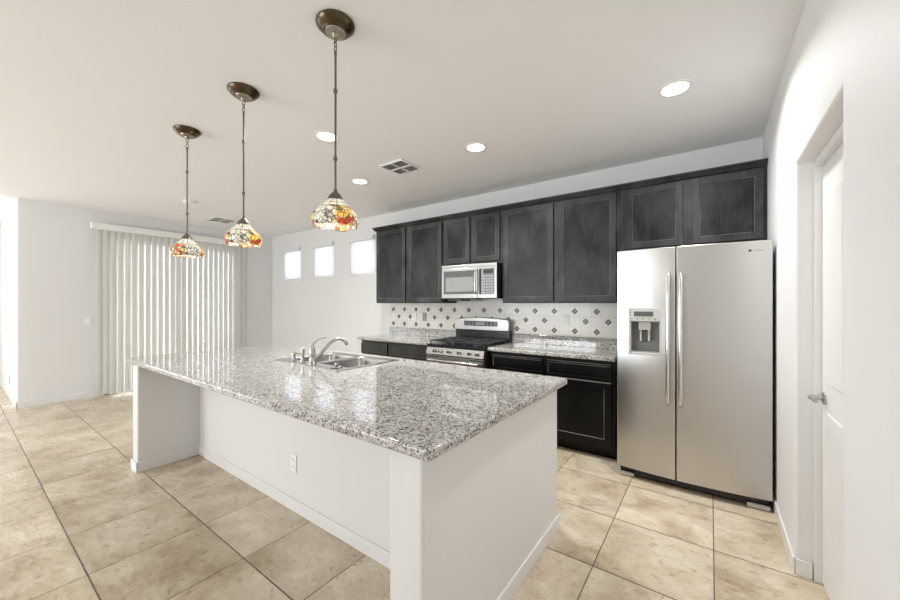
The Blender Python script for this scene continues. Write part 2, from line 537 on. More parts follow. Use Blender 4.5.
# door on the right wall
root = thing('door_1', (WX + 0.1, 2.1, 0), 'white interior door with lever handle, recessed in the right hand wall', 'door', kind='structure')
B((WX + 0.094, WX + 0.124, DR[0] + 0.016, DR[1] - 0.016, 0.008, 2.034)).build('door_leaf', M['trim'], root, bevel=0.002)
pnl = MB()
for (z0, z1) in ((0.22, 0.86), (1.0, 1.88)):
    for (a, b) in ((1.83, 2.07), (2.15, 2.39)):
        pnl.box(WX + 0.088, WX + 0.096, a, b, z0, z1)
pnl.build('raised_panel', M['trim'], root, bevel=0.006)
B((WX + 0.066, WX + 0.125, DR[0], DR[0] + 0.014, 0, 2.075), (WX + 0.066, WX + 0.125, DR[1] - 0.014, DR[1], 0, 2.075),
  (WX + 0.066, WX + 0.125, DR[0] + 0.014, DR[1] - 0.014, 2.040, 2.075)).build('door_frame', M['trim'], root, bevel=0.003)
h = MB()
hy, hz = 2.44, 0.918
h.lathe([(0.0, 0), (0.031, 0.0), (0.031, -0.006), (0.024, -0.012), (0.011, -0.014), (0.011, -0.05), (0, -0.05)], (WX + 0.094, hy, hz), 20, 'x')
h.tube([(WX + 0.046, hy, hz), (WX + 0.040, hy - 0.02, hz), (WX + 0.040, hy - 0.06, hz + 0.004), (WX + 0.043, hy - 0.105, hz)], [0.011, 0.0105, 0.009, 0.008], 10)
h.build('lever_handle', M['chrome'], root, smooth=True, label='brushed nickel lever handle')

# three small high windows with glass
for i, (x0, x1, z0, z1) in enumerate(WINS):
    r = B((x0, x0 + 0.03, BY + 0.07, BY + 0.11, z0, z1), (x1 - 0.03, x1, BY + 0.07, BY + 0.11, z0, z1),
          (x0 + 0.03, x1 - 0.03, BY + 0.07, BY + 0.11, z0, z0 + 0.03), (x0 + 0.03, x1 - 0.03, BY + 0.07, BY + 0.11, z1 - 0.03, z1)
          ).build('window_%d' % (i + 1), M['trim'], kind='structure')
    B((x0 + 0.03, x1 - 0.03, BY + 0.088, BY + 0.092, z0 + 0.03, z1 - 0.03)).build('pane', M['glass'], r)
    # build() places the pane relative to the window's own origin
BL = ['white mini blind in the small high window nearest the room corner', 'white mini blind in the middle one of three small high windows',
      'white mini blind in the small high window beside the dark upper cabinets']
for i, (x0, x1, z0, z1) in enumerate(WINS):
    r = thing('window_blind', ((x0 + x1) / 2, BY, z0), BL[i], 'blind', 'mini blinds of the high windows')
    B((x0 - 0.005, x1 + 0.008, BY - 0.055, BY - 0.001, z1 - 0.022, z1 + 0.045)).build('valance', M['wall'], r, bevel=0.004)
    s = MB()
    z = z0 + 0.03
    while z < z1 - 0.03:
        a = random.uniform(-0.02, 0.02)
        s.prism([(BY + 0.004, z - 0.010 + a * 0.02), (BY + 0.0055, z - 0.0105 + a * 0.02), (BY + 0.0195, z + 0.0135), (BY + 0.018, z + 0.014)], 'x', x0 + 0.006, x1 - 0.006)
        z += 0.0215
    s.build('slats', M['minislat'], r)
    B((x0 + 0.006, x1 - 0.006, BY + 0.002, BY + 0.022, z0 + 0.004, z0 + 0.018)).build('bottom_rail', M['plastic'], r, bevel=0.003)

# sliding glass door behind the vertical blind
r = thing('door_2', (LX - 0.07, (SD[0] + SD[1]) / 2, 0), 'white framed sliding glass door behind the vertical blind', 'door', kind='structure')
d = MB(); xa, xb = LX - 0.10, LX - 0.04
ym = (SD[0] + SD[1]) / 2
d.box(xa, xb, SD[0], SD[0] + 0.045, 0, SD[3]); d.box(xa, xb, SD[1] - 0.045, SD[1], 0, SD[3])
d.box(xa, xb, SD[0] + 0.045, SD[1] - 0.045, SD[3] - 0.05, SD[3]); d.box(xa, xb + 0.03, SD[0] + 0.045, SD[1] - 0.045, 0, 0.035)
d.build('door_frame', M['trim'], r, bevel=0.003)
B((xa + 0.01, xb - 0.01, ym - 0.045, ym + 0.045, 0.035, SD[3] - 0.05), (xa + 0.01, xb - 0.01, SD[0] + 0.045, SD[0] + 0.10, 0.035, SD[3] - 0.05),
  (xa + 0.01, xb - 0.01, SD[1] - 0.10, SD[1] - 0.045, 0.035, SD[3] - 0.05)).build('sash', M['trim'], r)
for (a, b) in ((SD[0] + 0.10, ym - 0.045), (ym + 0.045, SD[1] - 0.10)):
    B((LX - 0.073, LX - 0.068, a, b, 0.035, SD[3] - 0.05)).build('pane', M['glass'], r)
# patio outside
B((-12.5, LX - 0.125, LY + 0.125, 6.5, -0.14, -0.04)).build('ground_patio', wall_mat('patio_concrete', (0.55, 0.52, 0.48)), kind='structure')

# vertical blind
r = thing('vertical_blind', (LX + 0.06, 2.13, 0.03), 'wide white vertical blind hanging over the sliding glass door', 'blind')
B((LX + 0.012, LX + 0.105, 1.209, 3.385, 2.453, 2.545)).build('valance', M['plastic'], r, bevel=0.004)
NV = 26
for k in range(NV):
    yc = 1.30 + k * (3.325 - 1.30) / (NV - 1)
    tilt = math.radians(-15 + random.uniform(-1.5, 1.5))
    if k < 2: tilt = math.radians(-8)
    pts = []; pb = []
    for j in range(7):
        s = (j / 6 - 0.5)
        px = LX + 0.058 + math.sin(tilt) * s * 0.089 + math.cos(tilt) * 0.010 * (1 - 4 * s * s)
        py = yc + math.cos(tilt) * s * 0.089 - math.sin(tilt) * 0.010 * (1 - 4 * s * s)
        pts.append((px, py)); pb.append((px - 0.0012, py))
    v = MB(); v.prism(pts + pb[::-1], 'z', 0.035, 2.455)
    v.build('vane', M['vane'], r, smooth=True)
w = MB().tube([(LX + 0.115, 3.345, 2.45), (LX + 0.118, 3.345, 0.9)], 0.004, 8)
w.build('wand', M['lightgrey'], r)

# ------------------------------------------------------------------ island
r = thing('kitchen_island', (-2.29, 1.5, 0), 'long white painted kitchen island with open knee space under its top', 'island')
IX0, IX1, IY0, IY1 = -3.893, -0.757, 0.898, 2.175
ZT = 0.875
B((IX1 - 0.153, IX1, IY0, IY1, 0, ZT)).build('end_wall', M['island'], r, bevel=0.012, seg=3)
B((IX0, IX0 + 0.127, IY0, IY1, 0, ZT)).build('end_wall', M['island'], r, bevel=0.012, seg=3)
B((IX0 + 0.127, IX1 - 0.153, 1.34, 1.45, 0, ZT)).build('knee_wall', M['island'], r)
bb = MB()
bb.box(IX1 - 0.001, IX1 + 0.011, IY0 - 0.011, IY1 + 0.011, 0, 0.082)
bb.box(IX1 - 0.164, IX1 + 0.0, IY0 - 0.011, IY0, 0, 0.082)
bb.box(IX1 - 0.164, IX1 - 0.153, IY0, 1.34, 0, 0.082)
bb.box(IX0 + 0.138, IX1 - 0.164, 1.329, 1.34, 0, 0.082)
bb.box(IX0 + 0.127, IX0 + 0.138, IY0, 1.34, 0, 0.082)
bb.box(IX0 - 0.011, IX0 + 0.138, IY0 - 0.011, IY0, 0, 0.082)
bb.box(IX0 - 0.011, IX0, IY0, IY1 + 0.011, 0, 0.082)
bb.build('baseboard', M['trim'], r, bevel=0.004)
# cabinet run on the kitchen side (open carcass so the sink hangs free)
cb = MB()
cx0, cx1 = IX0 + 0.127, IX1 - 0.153
cb.box(cx0, cx1, 1.45, 2.10, 0.0, 0.10)
cb.box(cx0, cx1, 1.46, 2.145, 0.10, 0.118)
for xx in (cx0, -2.98, -1.93, cx1 - 0.018): cb.box(xx, xx + 0.018, 1.46, 2.145, 0.118, ZT)
cb.box(cx0, cx1, 2.125, 2.145, 0.118, 0.14)
cb.box(cx0, cx1, 2.125, 2.145, 0.845, ZT)
cb.build('cabinet_run', M['cablow'], r)
def shaker(parent, name, x0, x1, y, z0, z1, mf, mp, mw, st=0.055, t=0.02, flip=1, wear=0.0045, sides='tblr'):
    """recessed panel door facing -y (flip=1) or +y (flip=-1); outer face at y"""
    m = MB(); f = flip
    yb = y + f * t
    m.use(mf)
    m.box(x0, x0 + st, y, yb, z0, z1); m.box(x1 - st, x1, y, yb, z0, z1)
    m.box(x0 + st, x1 - st, y, yb, z1 - st, z1); m.box(x0 + st, x1 - st, y, yb, z0, z0 + st)
    m.use(mp); yp = y + f * 0.010
    m.box(x0 + st, x1 - st, yp, yb, z0 + st, z1 - st)
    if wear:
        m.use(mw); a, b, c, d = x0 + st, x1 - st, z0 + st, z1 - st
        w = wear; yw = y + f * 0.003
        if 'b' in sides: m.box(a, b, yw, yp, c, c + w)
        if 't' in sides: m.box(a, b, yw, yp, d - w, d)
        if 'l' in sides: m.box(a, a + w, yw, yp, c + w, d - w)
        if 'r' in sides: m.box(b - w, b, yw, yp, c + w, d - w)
    o = m.build(name, None, parent, bevel=0.0025)
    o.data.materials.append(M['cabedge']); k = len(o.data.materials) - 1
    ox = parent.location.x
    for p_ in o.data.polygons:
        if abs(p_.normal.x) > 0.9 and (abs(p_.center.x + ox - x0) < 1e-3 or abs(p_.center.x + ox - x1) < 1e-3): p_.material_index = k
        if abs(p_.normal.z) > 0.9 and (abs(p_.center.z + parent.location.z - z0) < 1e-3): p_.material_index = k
    return o
xs = [cx0 + 0.01, -2.93, -2.41, -1.87, -1.38, cx1 - 0.01]
for a, b in zip(xs[:-1], xs[1:]):
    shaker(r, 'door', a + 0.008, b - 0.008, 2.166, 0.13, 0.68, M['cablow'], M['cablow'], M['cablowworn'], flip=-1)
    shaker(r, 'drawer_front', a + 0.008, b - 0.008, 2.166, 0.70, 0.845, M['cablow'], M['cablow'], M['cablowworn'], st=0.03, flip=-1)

# sink cut-out granite top
SX0, SX1, SY0, SY1 = -2.857, -2.022, 1.545, 2.120
def slab(name, x0, x1, y0, y1, holes, label, cat, z0=0.876, z1=0.914, rad=0.014, parent=None, edges=0.009):
    """bullnosed slab with one optional rectangular hole"""
    bm = bmesh.new()
    xs = [x0] + ([holes[0], holes[1]] if holes else []) + [x1]
    ys = [y0] + ([holes[2], holes[3]] if holes else []) + [y1]
    grid = {}
    for k, z in enumerate((z0, z1)):
        for i, x in enumerate(xs):
            for j, y in enumerate(ys):
                grid[i, j, k] = bm.verts.new((x, y, z))
    nx, ny = len(xs) - 1, len(ys) - 1
    def solid(i, j): return 0 <= i < nx and 0 <= j < ny and not (holes and i == 1 and j == 1)
    for i in range(nx):
        for j in range(ny):
            if not solid(i, j): continue
            bm.faces.new([grid[i,j,1], grid[i+1,j,1], grid[i+1,j+1,1], grid[i,j+1,1]])
            bm.faces.new([grid[i,j,0], grid[i,j+1,0], grid[i+1,j+1,0], grid[i+1,j,0]])
            if not solid(i-1, j): bm.faces.new([grid[i,j,0], grid[i,j,1], grid[i,j+1,1], grid[i,j+1,0]])
            if not solid(i+1, j): bm.faces.new([grid[i+1,j,0], grid[i+1,j+1,0], grid[i+1,j+1,1], grid[i+1,j,1]])
            if not solid(i, j-1): bm.faces.new([grid[i,j,0], grid[i+1,j,0], grid[i+1,j,1], grid[i,j,1]])
            if not solid(i, j+1): bm.faces.new([grid[i,j+1,0], grid[i,j+1,1], grid[i+1,j+1,1], grid[i+1,j+1,0]])
    # round the plan corners
    ce = [e for e in bm.edges if abs(e.verts[0].co.z - e.verts[1].co.z) > 0.01 and
          abs(e.verts[0].co.x - e.verts[1].co.x) < 1e-6 and
          (e.verts[0].co.x in (x0, x1)) and (round(e.verts[0].co.y, 6) in (round(y0, 6), round(y1, 6)))]
    ce = [e for e in bm.edges if abs(e.verts[0].co.z - e.verts[1].co.z) > 0.01 and
          min(abs(e.verts[0].co.x - x0), abs(e.verts[0].co.x - x1)) < 1e-5 and min(abs(e.verts[0].co.y - y0), abs(e.verts[0].co.y - y1)) < 1e-5]
    bmesh.ops.bevel(bm, geom=ce, offset=rad, segments=5, affect='EDGES', profile=0.5)
    # bullnose top and bottom outer edges
    oe = []
    for e in bm.edges:
        a, b = e.verts[0].co, e.verts[1].co
        if abs(a.z - b.z) > 1e-6: continue
        fs = e.link_faces
        if len(fs) == 2 and abs(fs[0].normal.dot(fs[1].normal)) < 0.5:
            mx_, my_ = (a.x + b.x) / 2, (a.y + b.y) / 2
            if holes and holes[0] - 1e-4 <= mx_ <= holes[1] + 1e-4 and holes[2] - 1e-4 <= my_ <= holes[3] + 1e-4: continue
            oe.append(e)
    bm.normal_update()
    bmesh.ops.bevel(bm, geom=oe, offset=edges, segments=4, affect='EDGES', profile=0.5)
    m = MB(); m.bm.free(); m.bm = bm
    return m.build(name, M['granite'], parent, label=label, cat=cat, smooth=True, flat=0.0125)
_t = slab('island_worktop', -3.95, -0.705, 0.868, 2.212, (SX0 + 0.015, SX1 - 0.015, SY0 + 0.015, SY1 - 0.015),
          'large speckled grey granite worktop on the white island', 'worktop')

# sink
r = thing('kitchen_sink', ((SX0 + SX1) / 2, (SY0 + SY1) / 2, 0.914), 'double bowl stainless steel sink set into the granite island', 'sink')
ZR = 0.9185
lx0, lx1 = SX0 + 0.035, -2.455
rx0, rx1 = -2.423, SX1 - 0.035
by0, by1 = SY0 + 0.10, SY1 - 0.045
rim = MB()
z0, z1 = 0.9146, ZR
rim.box(SX0, SX1, SY0, by0, z0, z1); rim.box(SX0, SX1, by1, SY1, z0, z1)
rim.box(SX0, lx0, by0, by1, z0, z1); rim.box(rx1, SX1, by0, by1, z0, z1); rim.box(lx1, rx0, by0, by1, z0 - 0.006, z1)
rim.build('rim', M['sink'], r, bevel=0.0018)
for (a, b) in ((lx0, lx1), (rx0, rx1)):
    bm = bmesh.new()
    prof = [(0, 0.916), (0.004, 0.905), (0.018, 0.77), (0.045, 0.742)]
    rings = []
    for (ins, z) in prof:
        rr = 0.045
        ring = []
        for (cx, cy, a0) in ((b - ins - rr, by1 - ins - rr, 0), (a + ins + rr, by1 - ins - rr, 90), (a + ins + rr, by0 + ins + rr, 180), (b - ins - rr, by0 + ins + rr, 270)):
            for q in range(5):
                an = math.radians(a0 + q * 22.5)
                ring.append(bm.verts.new((cx + rr * math.cos(an), cy + rr * math.sin(an), z)))
        rings.append(ring)
    for u, v in zip(rings[:-1], rings[1:]):
        n = len(u)
        for k in range(n): bm.faces.new([u[k], u[(k+1) % n], v[(k+1) % n], v[k]])
    bm.faces.new(rings[-1])
    m = MB(); m.bm.free(); m.bm = bm
    o = m.build('bowl', M['sink'], r, smooth=True)
    so = o.modifiers.new('solid', 'SOLIDIFY'); so.thickness = 0.0015; so.offset = 1 if False else -1
    MB().lathe([(0, 0.001), (0.035, 0.001), (0.042, 0.004), (0.045, 0.0015), (0.045, 0)][::-1], ((a + b) / 2, (by0 + by1) / 2, 0.7435), 24).build('drain', M['chrome'], r, smooth=True)

# faucet
fx, fy = -2.425, 1.600
r = thing('kitchen_faucet', (fx, fy, ZR), 'brushed nickel high-arc faucet with lever rising from the sink deck', 'faucet')
MB().lathe([(0, 0), (0.031, 0), (0.031, 0.006), (0.024, 0.014), (0.0215, 0.05), (0.024, 0.062), (0.0235, 0.095), (0.018, 0.118), (0.012, 0.132), (0, 0.136)], (fx, fy, ZR), 24).build('body', M['chrome'], r, smooth=True)
pts = []
# spout: leaves the body low, sweeps up and over the bowls
ctrl = [(0.012, 0.006, 0.035), (0.05, 0.035, 0.055), (0.085, 0.07, 0.105), (0.115, 0.10, 0.15), (0.145, 0.13, 0.178), (0.18, 0.155, 0.187), (0.215, 0.18, 0.178), (0.235, 0.198, 0.155), (0.243, 0.206, 0.135)]
for c in ctrl: pts.append((fx + c[0] * 0.54, fy + c[1] * 1.05, ZR + c[2] * 0.96))
MB().tube(pts, [0.014, 0.0135, 0.013, 0.0125, 0.012, 0.0115, 0.0115, 0.012, 0.0125], 12).build('spout', M['chrome'], r, smooth=True)
hp = [(fx, fy, ZR + 0.128), (fx + 0.004, fy + 0.012, ZR + 0.155), (fx + 0.022, fy + 0.03, ZR + 0.178), (fx + 0.048, fy + 0.055, ZR + 0.190), (fx + 0.066, fy + 0.07, ZR + 0.192)]
MB().tube(hp, [0.009, 0.0065, 0.0055, 0.006, 0.0065], 10).build('lever', M['chrome'], r, smooth=True)
# side sprayer, soap pump, sink hole cover / strainer
r = thing('side_sprayer', (-2.562, 1.608, ZR), 'nickel side sprayer standing upright right beside the faucet', 'sprayer')
MB().lathe([(0, 0), (0.022, 0), (0.021, 0.006), (0.014, 0.02), (0.0125, 0.03), (0, 0.03)], (-2.562, 1.608, ZR), 20).build('escutcheon', M['chrome'], r, smooth=True)
MB().lathe([(0, 0.03), (0.011, 0.03), (0.0125, 0.06), (0.0145, 0.085), (0.0125, 0.105), (0.006, 0.11), (0, 0.11)], (-2.562, 1.608, ZR), 20).build('spray_head', M['chrome'], r, smooth=True)
r = thing('soap_dispenser', (-2.692, 1.610, ZR), 'short nickel soap pump at the left end of the sink deck', 'soap dispenser')
MB().lathe([(0, 0), (0.021, 0), (0.020, 0.005), (0.0135, 0.012), (0.0135, 0.04), (0.017, 0.044), (0.017, 0.062), (0.012, 0.068), (0, 0.068)], (-2.692, 1.610, ZR), 20).build('pump_body', M['chrome'], r, smooth=True)
MB().tube([(-2.692, 1.610, ZR + 0.055), (-2.667, 1.626, ZR + 0.057), (-2.642, 1.640, ZR + 0.05)], [0.007, 0.006, 0.005], 8).build('nozzle', M['chrome'], r, smooth=True)
r = thing('sink_strainer', (-2.135, 1.600, ZR), 'round steel strainer plug lying on the sink deck', 'strainer')
MB().lathe([(0, 0), (0.036, 0), (0.040, 0.004), (0.038, 0.008), (0.020, 0.011), (0, 0.011)], (-2.135, 1.600, ZR), 24).build('disc', M['sink'], r, smooth=True)
MB().lathe([(0, 0.0115), (0.008, 0.0115), (0.008, 0.018), (0.016, 0.022), (0.016, 0.030), (0, 0.032)], (-2.135, 1.600, ZR), 20).build('knob', M['sink'], r, smooth=True)

# outlet helper: plate facing -y at (x, y, z)
def outlet(x, y, z, label, cat='outlet', name='wall_outlet', m=None, kind='duplex', face='-y', w=0.072, h=0.116):
    r = thing(name, (x, y, z - h / 2), label, cat)
    m = m or M['plastic']
    def bx(u0, u1, d0, d1, z0, z1):
        if face == '-y': return (x + u0, x + u1, y - d1, y - d0, z + z0, z + z1)
        if face == '+x': return (x + d0, x + d1, y + u0, y + u1, z + z0, z + z1)
    B(bx(-w/2, w/2, 0.0005, 0.006, -h/2, h/2)).build('cover_plate', m, r, bevel=0.003)
    if kind == 'duplex':
        for s in (-1, 1):
            q = B(bx(-0.017, 0.017, 0.006, 0.0085, s*0.024 - 0.014, s*0.024 + 0.014)).build('socket', m, r, bevel=0.003)
            B(bx(-0.008, -0.0055, 0.0085, 0.009, s*0.024 - 0.004, s*0.024 + 0.007), bx(0.0055, 0.008, 0.0085, 0.009, s*0.024 - 0.004, s*0.024 + 0.007)).build('slot', M['slot'], q)
    else:
        B(bx(-0.017, 0.017, 0.006, 0.010, -0.033, 0.033)).build('rocker', m, r, bevel=0.003)
    return r
outlet(-2.237, 1.34, 0.314, 'white duplex outlet low on the island knee wall')

# ------------------------------------------------------------------ tile backsplash (wall finish)
tb = MB(); tb.use(M['walltile'])
tb.box(-3.907, -0.60, BY - 0.008, BY - 0.0005, 1.0175, 1.3745)
tb.box(-2.66, -1.884, BY - 0.008, BY - 0.0005, 0.90, 1.0175)
tb.box(-2.66, -1.884, BY - 0.008, BY - 0.0005, 1.3745, 1.43)
skip = [(-3.42, 1.18), (-3.237, 1.18), (-1.264, 1.18)]
def diamond(cx, cz, s):
    for (dx, dz) in ((1, 0), (-1, 0), (0, 1), (0, -1)):
        q = s * 0.5; ox, oz = cx + dx * s * 0.5, cz + dz * s * 0.5
        tb.use(M['diamond'])
        tb.prism([(ox - q, oz), (ox, oz - q), (ox + q, oz), (ox, oz + q)], 'y', BY - 0.0095, BY - 0.007)
    tb.use(M['diamondmid']); q = s * 0.30
    tb.prism([(cx - q, cz), (cx, cz - q), (cx + q, cz), (cx, cz + q)], 'y', BY - 0.0105, BY - 0.007)
for row, zc in enumerate((1.285, 1.180, 1.075)):
    for k in range(0, 15):
        cx = -0.9455 - k * 2 * TP + (TP if row == 1 else 0)
        if cx > -0.63 or cx < -3.88: continue
        if row == 1 and any(abs(cx - sx) < 0.065 for sx, _ in skip): continue
        diamond(cx, zc, 0.035)
tb.build('wall_tile_backsplash', None, kind='structure')
outlet(-1.264, BY - 0.008, 1.191, 'white duplex outlet on the tiled backsplash between range and refrigerator')
outlet(-3.43, BY - 0.008, 1.183, 'white switch plate on the tiled backsplash left of the range', 'switch', 'light_switch', None, 'rocker', w=0.09)
outlet(-3.237, BY - 0.008, 1.183, 'taupe switch plate on the tiled backsplash left of the range', 'switch', 'light_switch', M['greyplastic'], 'rocker')
outlet(LX, 1.187, 1.115, 'small white switch plate on the wall left of the vertical blind', 'switch', 'light_switch', None, 'rocker', '+x')
outlet(-8.21, LY, 0.264, 'white outlet low on the corridor wall at the far left', m=M['lightgrey'])

# ------------------------------------------------------------------ upper cabinets
UY = 3.59
def upper(x0, x1, z0, z1, doors, label, bot=None):
    r = thing('upper_cabinet', ((x0 + x1) / 2, BY, z0), label, 'cabinet', 'dark wall cabinets')
    B((x0, x1, UY + 0.02, BY - 0.001, z0, z1)).build('body', M['cabframe'], r, bevel=0.002)
    for (a, b, c, d) in doors:
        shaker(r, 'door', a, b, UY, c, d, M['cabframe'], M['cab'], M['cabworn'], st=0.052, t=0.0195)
    return r
UT = 2.408
upper(-3.903, -2.700, 1.375, UT, [(-3.885, -3.328, 1.388, 2.394), (-3.274, -2.715, 1.388, 2.394)], 'dark two-door wall cabinet at the left end of the row')
upper(-2.698, -1.882, 1.8215, UT, [(-2.678, -2.301, 1.855, 2.394), (-2.262, -1.905, 1.855, 2.394)], 'short dark two-door wall cabinet above the microwave')
upper(-1.880, -0.672, 1.375, UT, [(-1.856, -1.295, 1.388, 2.394), (-1.234, -0.704, 1.388, 2.394)], 'dark two-door wall cabinet between microwave and refrigerator')
upper(-0.670, 0.347, 1.835, UT, [(-0.620, -0.186, 1.862, 2.394), (-0.123, 0.328, 1.862, 2.394)], 'short dark two-door wall cabinet above the steel refrigerator')
cm = MB()
prof = [(BY - 0.001, UT + 0.0005), (UY + 0.008, UT + 0.0005), (UY + 0.000, UT + 0.008), (UY - 0.012, UT + 0.020), (UY - 0.030, UT + 0.030), (UY - 0.034, UT + 0.042), (BY - 0.001, UT + 0.042)]
cm.prism(prof, 'x', -3.935, 0.3485)
cm.build('crown_molding', M['cabframe'], label='dark crown molding running along the top of the wall cabinets', cat='molding')

# ------------------------------------------------------------------ base cabinets
CY = 3.33
def basecab(x0, x1, splits, label, mf, mp, mw, wear):
    r = thing('base_cabinet', ((x0 + x1) / 2, CY + 0.3, 0), label, 'cabinet', 'dark base cabinets')
    B((x0, x1, CY + 0.02, BY - 0.012, 0.10, 0.875)).build('body', mf, r, bevel=0.002)
    B((x0, x1, CY + 0.10, BY - 0.012, 0.0, 0.0995)).build('toe_kick', M['cablow'], r)
    for (a, b) in splits:
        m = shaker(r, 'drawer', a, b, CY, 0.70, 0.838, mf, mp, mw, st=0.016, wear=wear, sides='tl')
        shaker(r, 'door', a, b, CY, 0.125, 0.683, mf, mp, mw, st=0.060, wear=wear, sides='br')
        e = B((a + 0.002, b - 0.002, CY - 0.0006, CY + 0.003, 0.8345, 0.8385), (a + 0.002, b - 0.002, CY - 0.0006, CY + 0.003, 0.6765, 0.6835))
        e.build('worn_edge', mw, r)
    return r
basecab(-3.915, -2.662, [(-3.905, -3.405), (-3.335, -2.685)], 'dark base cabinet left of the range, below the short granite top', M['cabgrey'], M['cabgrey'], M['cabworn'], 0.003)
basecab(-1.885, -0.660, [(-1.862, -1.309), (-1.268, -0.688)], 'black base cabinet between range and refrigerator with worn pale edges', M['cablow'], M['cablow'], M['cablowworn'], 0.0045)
def counter(x0, x1, label, sx0, sx1):
    r = thing('granite_countertop', ((x0 + x1) / 2, 3.5, 0.876), label, 'worktop')
    slab('top', x0, x1, 3.285, BY - 0.003, None, None, None, parent=r, rad=0.012)
    B((sx0, sx1, BY - 0.022, BY - 0.009, 0.9145, 1.0165)).build('upstand', M['granite'], r, bevel=0.002)
counter(-3.95, -2.6595, 'granite countertop left of the range', -3.907, -2.662)
counter(-1.8875, -0.650, 'granite countertop between range and refrigerator', -1.8875, -0.652)

# ------------------------------------------------------------------ range
RX0, RX1, RY = -2.657, -1.890, 3.215
r = thing('gas_range', ((RX0 + RX1) / 2, 3.45, 0), 'stainless steel gas range with black grates under the microwave', 'range')
B((RX0 + 0.003, RX1 - 0.003, RY + 0.055, 3.8175, 0.04, 0.875)).build('body', M['black'], r)
for fx0 in (RX0 + 0.02, RX1 - 0.06):
    for fy0 in (RY + 0.12, 3.76):
        B((fx0, fx0 + 0.04, fy0, fy0 + 0.04, 0, 0.0395)).build('foot', M['black'], r)
B((RX0 + 0.003, RX1 - 0.003, RY + 0.02, RY + 0.054, 0.05, 0.20)).build('drawer', M['steelr'], r, bevel=0.004)
dr = B((RX0 + 0.003, RX1 - 0.003, RY + 0.008, RY + 0.054, 0.21, 0.785)).build('oven_door', M['steelr'], r, bevel=0.006)
B((RX0 + 0.12, RX1 - 0.12, RY + 0.004, RY + 0.0078, 0.33, 0.62)).build('window', M['black'], dr, bevel=0.001)
hp = [(RX0 + 0.05, RY + 0.01, 0.735), (RX0 + 0.055, RY - 0.03, 0.738)]
for k in range(1, 12): hp.append((RX0 + 0.055 + (RX1 - RX0 - 0.11) * k / 12, RY - 0.034 - 0.012 * math.sin(PI * k / 12), 0.738))
hp += [(RX1 - 0.055, RY - 0.03, 0.738), (RX1 - 0.05, RY + 0.01, 0.735)]
MB().tube(hp, 0.0115, 10).build('handle', M['steelh'], dr, smooth=True)
for (a, b) in ((RX0 + 0.03, RX0 + 0.17), (RX1 - 0.17, RX1 - 0.03)):
    B((a, b, RY + 0.004, RY + 0.0078, 0.762, 0.770)).build('vent_slot', M['black'], dr)
MB().prism([(RY - 0.002, 0.795), (RY + 0.06, 0.795), (RY + 0.06, 0.874), (RY + 0.02, 0.874)], 'x', RX0 + 0.002, RX1 - 0.002).build('control_panel', M['steelr'], r, bevel=0.003)
for k in (0.115, 0.195, 0.315, 0.45, 0.58, 0.675):
    kx = RX0 + k + 0.012; kz = 0.838; ky = RY + 0.009
    o = MB().lathe([(0, 0), (0.022, 0), (0.022, -0.006), (0.017, -0.008), (0.0155, -0.03), (0.013, -0.034), (0, -0.034)], (kx, ky, kz), 20, 'y').build('knob', M['steelh'], r, smooth=True)
    B((kx - 0.002, kx + 0.002, ky - 0.036, ky - 0.0335, kz, kz + 0.014)).build('pointer', M['darkplastic'], o)
B((RX0 + 0.001, RX1 - 0.001, RY + 0.018, 3.815, 0.8755, 0.906)).build('cooktop', M['black'], r, bevel=0.006)
bpos = [(-2.48, 3.38), (-2.065, 3.38), (-2.48, 3.66), (-2.065, 3.66), (-2.273, 3.52)]
for (bx_, by_) in bpos:
    o = MB().lathe([(0, 0), (0.05, 0), (0.05, 0.006), (0.040, 0.012), (0, 0.012)], (bx_, by_, 0.9062), 24).build('burner', M['darkplastic'], r, smooth=True)
    MB().lathe([(0, 0.0125), (0.034, 0.0125), (0.034, 0.019), (0, 0.021)], (bx_, by_, 0.9062), 24).build('burner_cap', M['blackmat'], o, smooth=True)
for (a, b) in ((RX0 + 0.025, RX0 + 0.268), (RX0 + 0.272, RX1 - 0.272), (RX1 - 0.268, RX1 - 0.025)):
    gq = MB(); gz = 0.936; y0, y1 = RY + 0.05, 3.78; w = 0.006
    gq.box(a, a + 2*w, y0, y1, gz, gz + 0.014); gq.box(b - 2*w, b, y0, y1, gz, gz + 0.014)
    for yy in (y0, (y0 + y1) / 2 - w, y1 - 2*w): gq.box(a, b, yy, yy + 2*w, gz, gz + 0.014)
    mx_ = (a + b) / 2
    gq.box(mx_ - w, mx_ + w, y0, y1, gz + 0.002, gz + 0.018)
    for yc in (y0 + 0.14, y1 - 0.14): gq.box(a, b, yc - w, yc + w, gz + 0.002, gz + 0.018)
    for yc in (y0 + 0.07, y0 + 0.21, y1 - 0.21, y1 - 0.07):
        gq.box(a, a + 0.08, yc - w * 0.8, yc + w * 0.8, gz, gz + 0.014); gq.box(b - 0.08, b, yc - w * 0.8, yc + w * 0.8, gz, gz + 0.014)
    for (cx, cy) in ((a + w, y0 + w), (b - w, y0 + w), (a + w, y1 - w), (b - w, y1 - w)): gq.box(cx - w, cx + w, cy - w, cy + w, 0.9062, gz)
    gq.build('grate', M['blackmat'], r, bevel=0.002)
bgd = B((RX0 + 0.003, RX1 - 0.003, 3.818, 3.875, 0.896, 1.042)).build('rear_riser', M['black'], r)
pts = [(RX0, 1.042), (RX1, 1.042), (RX1, 1.160), (RX1 - 0.02, 1.178), (RX1 - 0.16, 1.190), ((RX0 + RX1) / 2, 1.202), (RX0 + 0.16, 1.190), (RX0 + 0.02, 1.178), (RX0, 1.160)]
bk = MB().prism(pts, 'y', 3.792, 3.876).build('backguard', M['steelr'], r, bevel=0.008, seg=3)
B((-2.51, -2.04, 3.7865, 3.7918, 1.095, 1.155)).build('display', M['lcd'], bk, bevel=0.001)
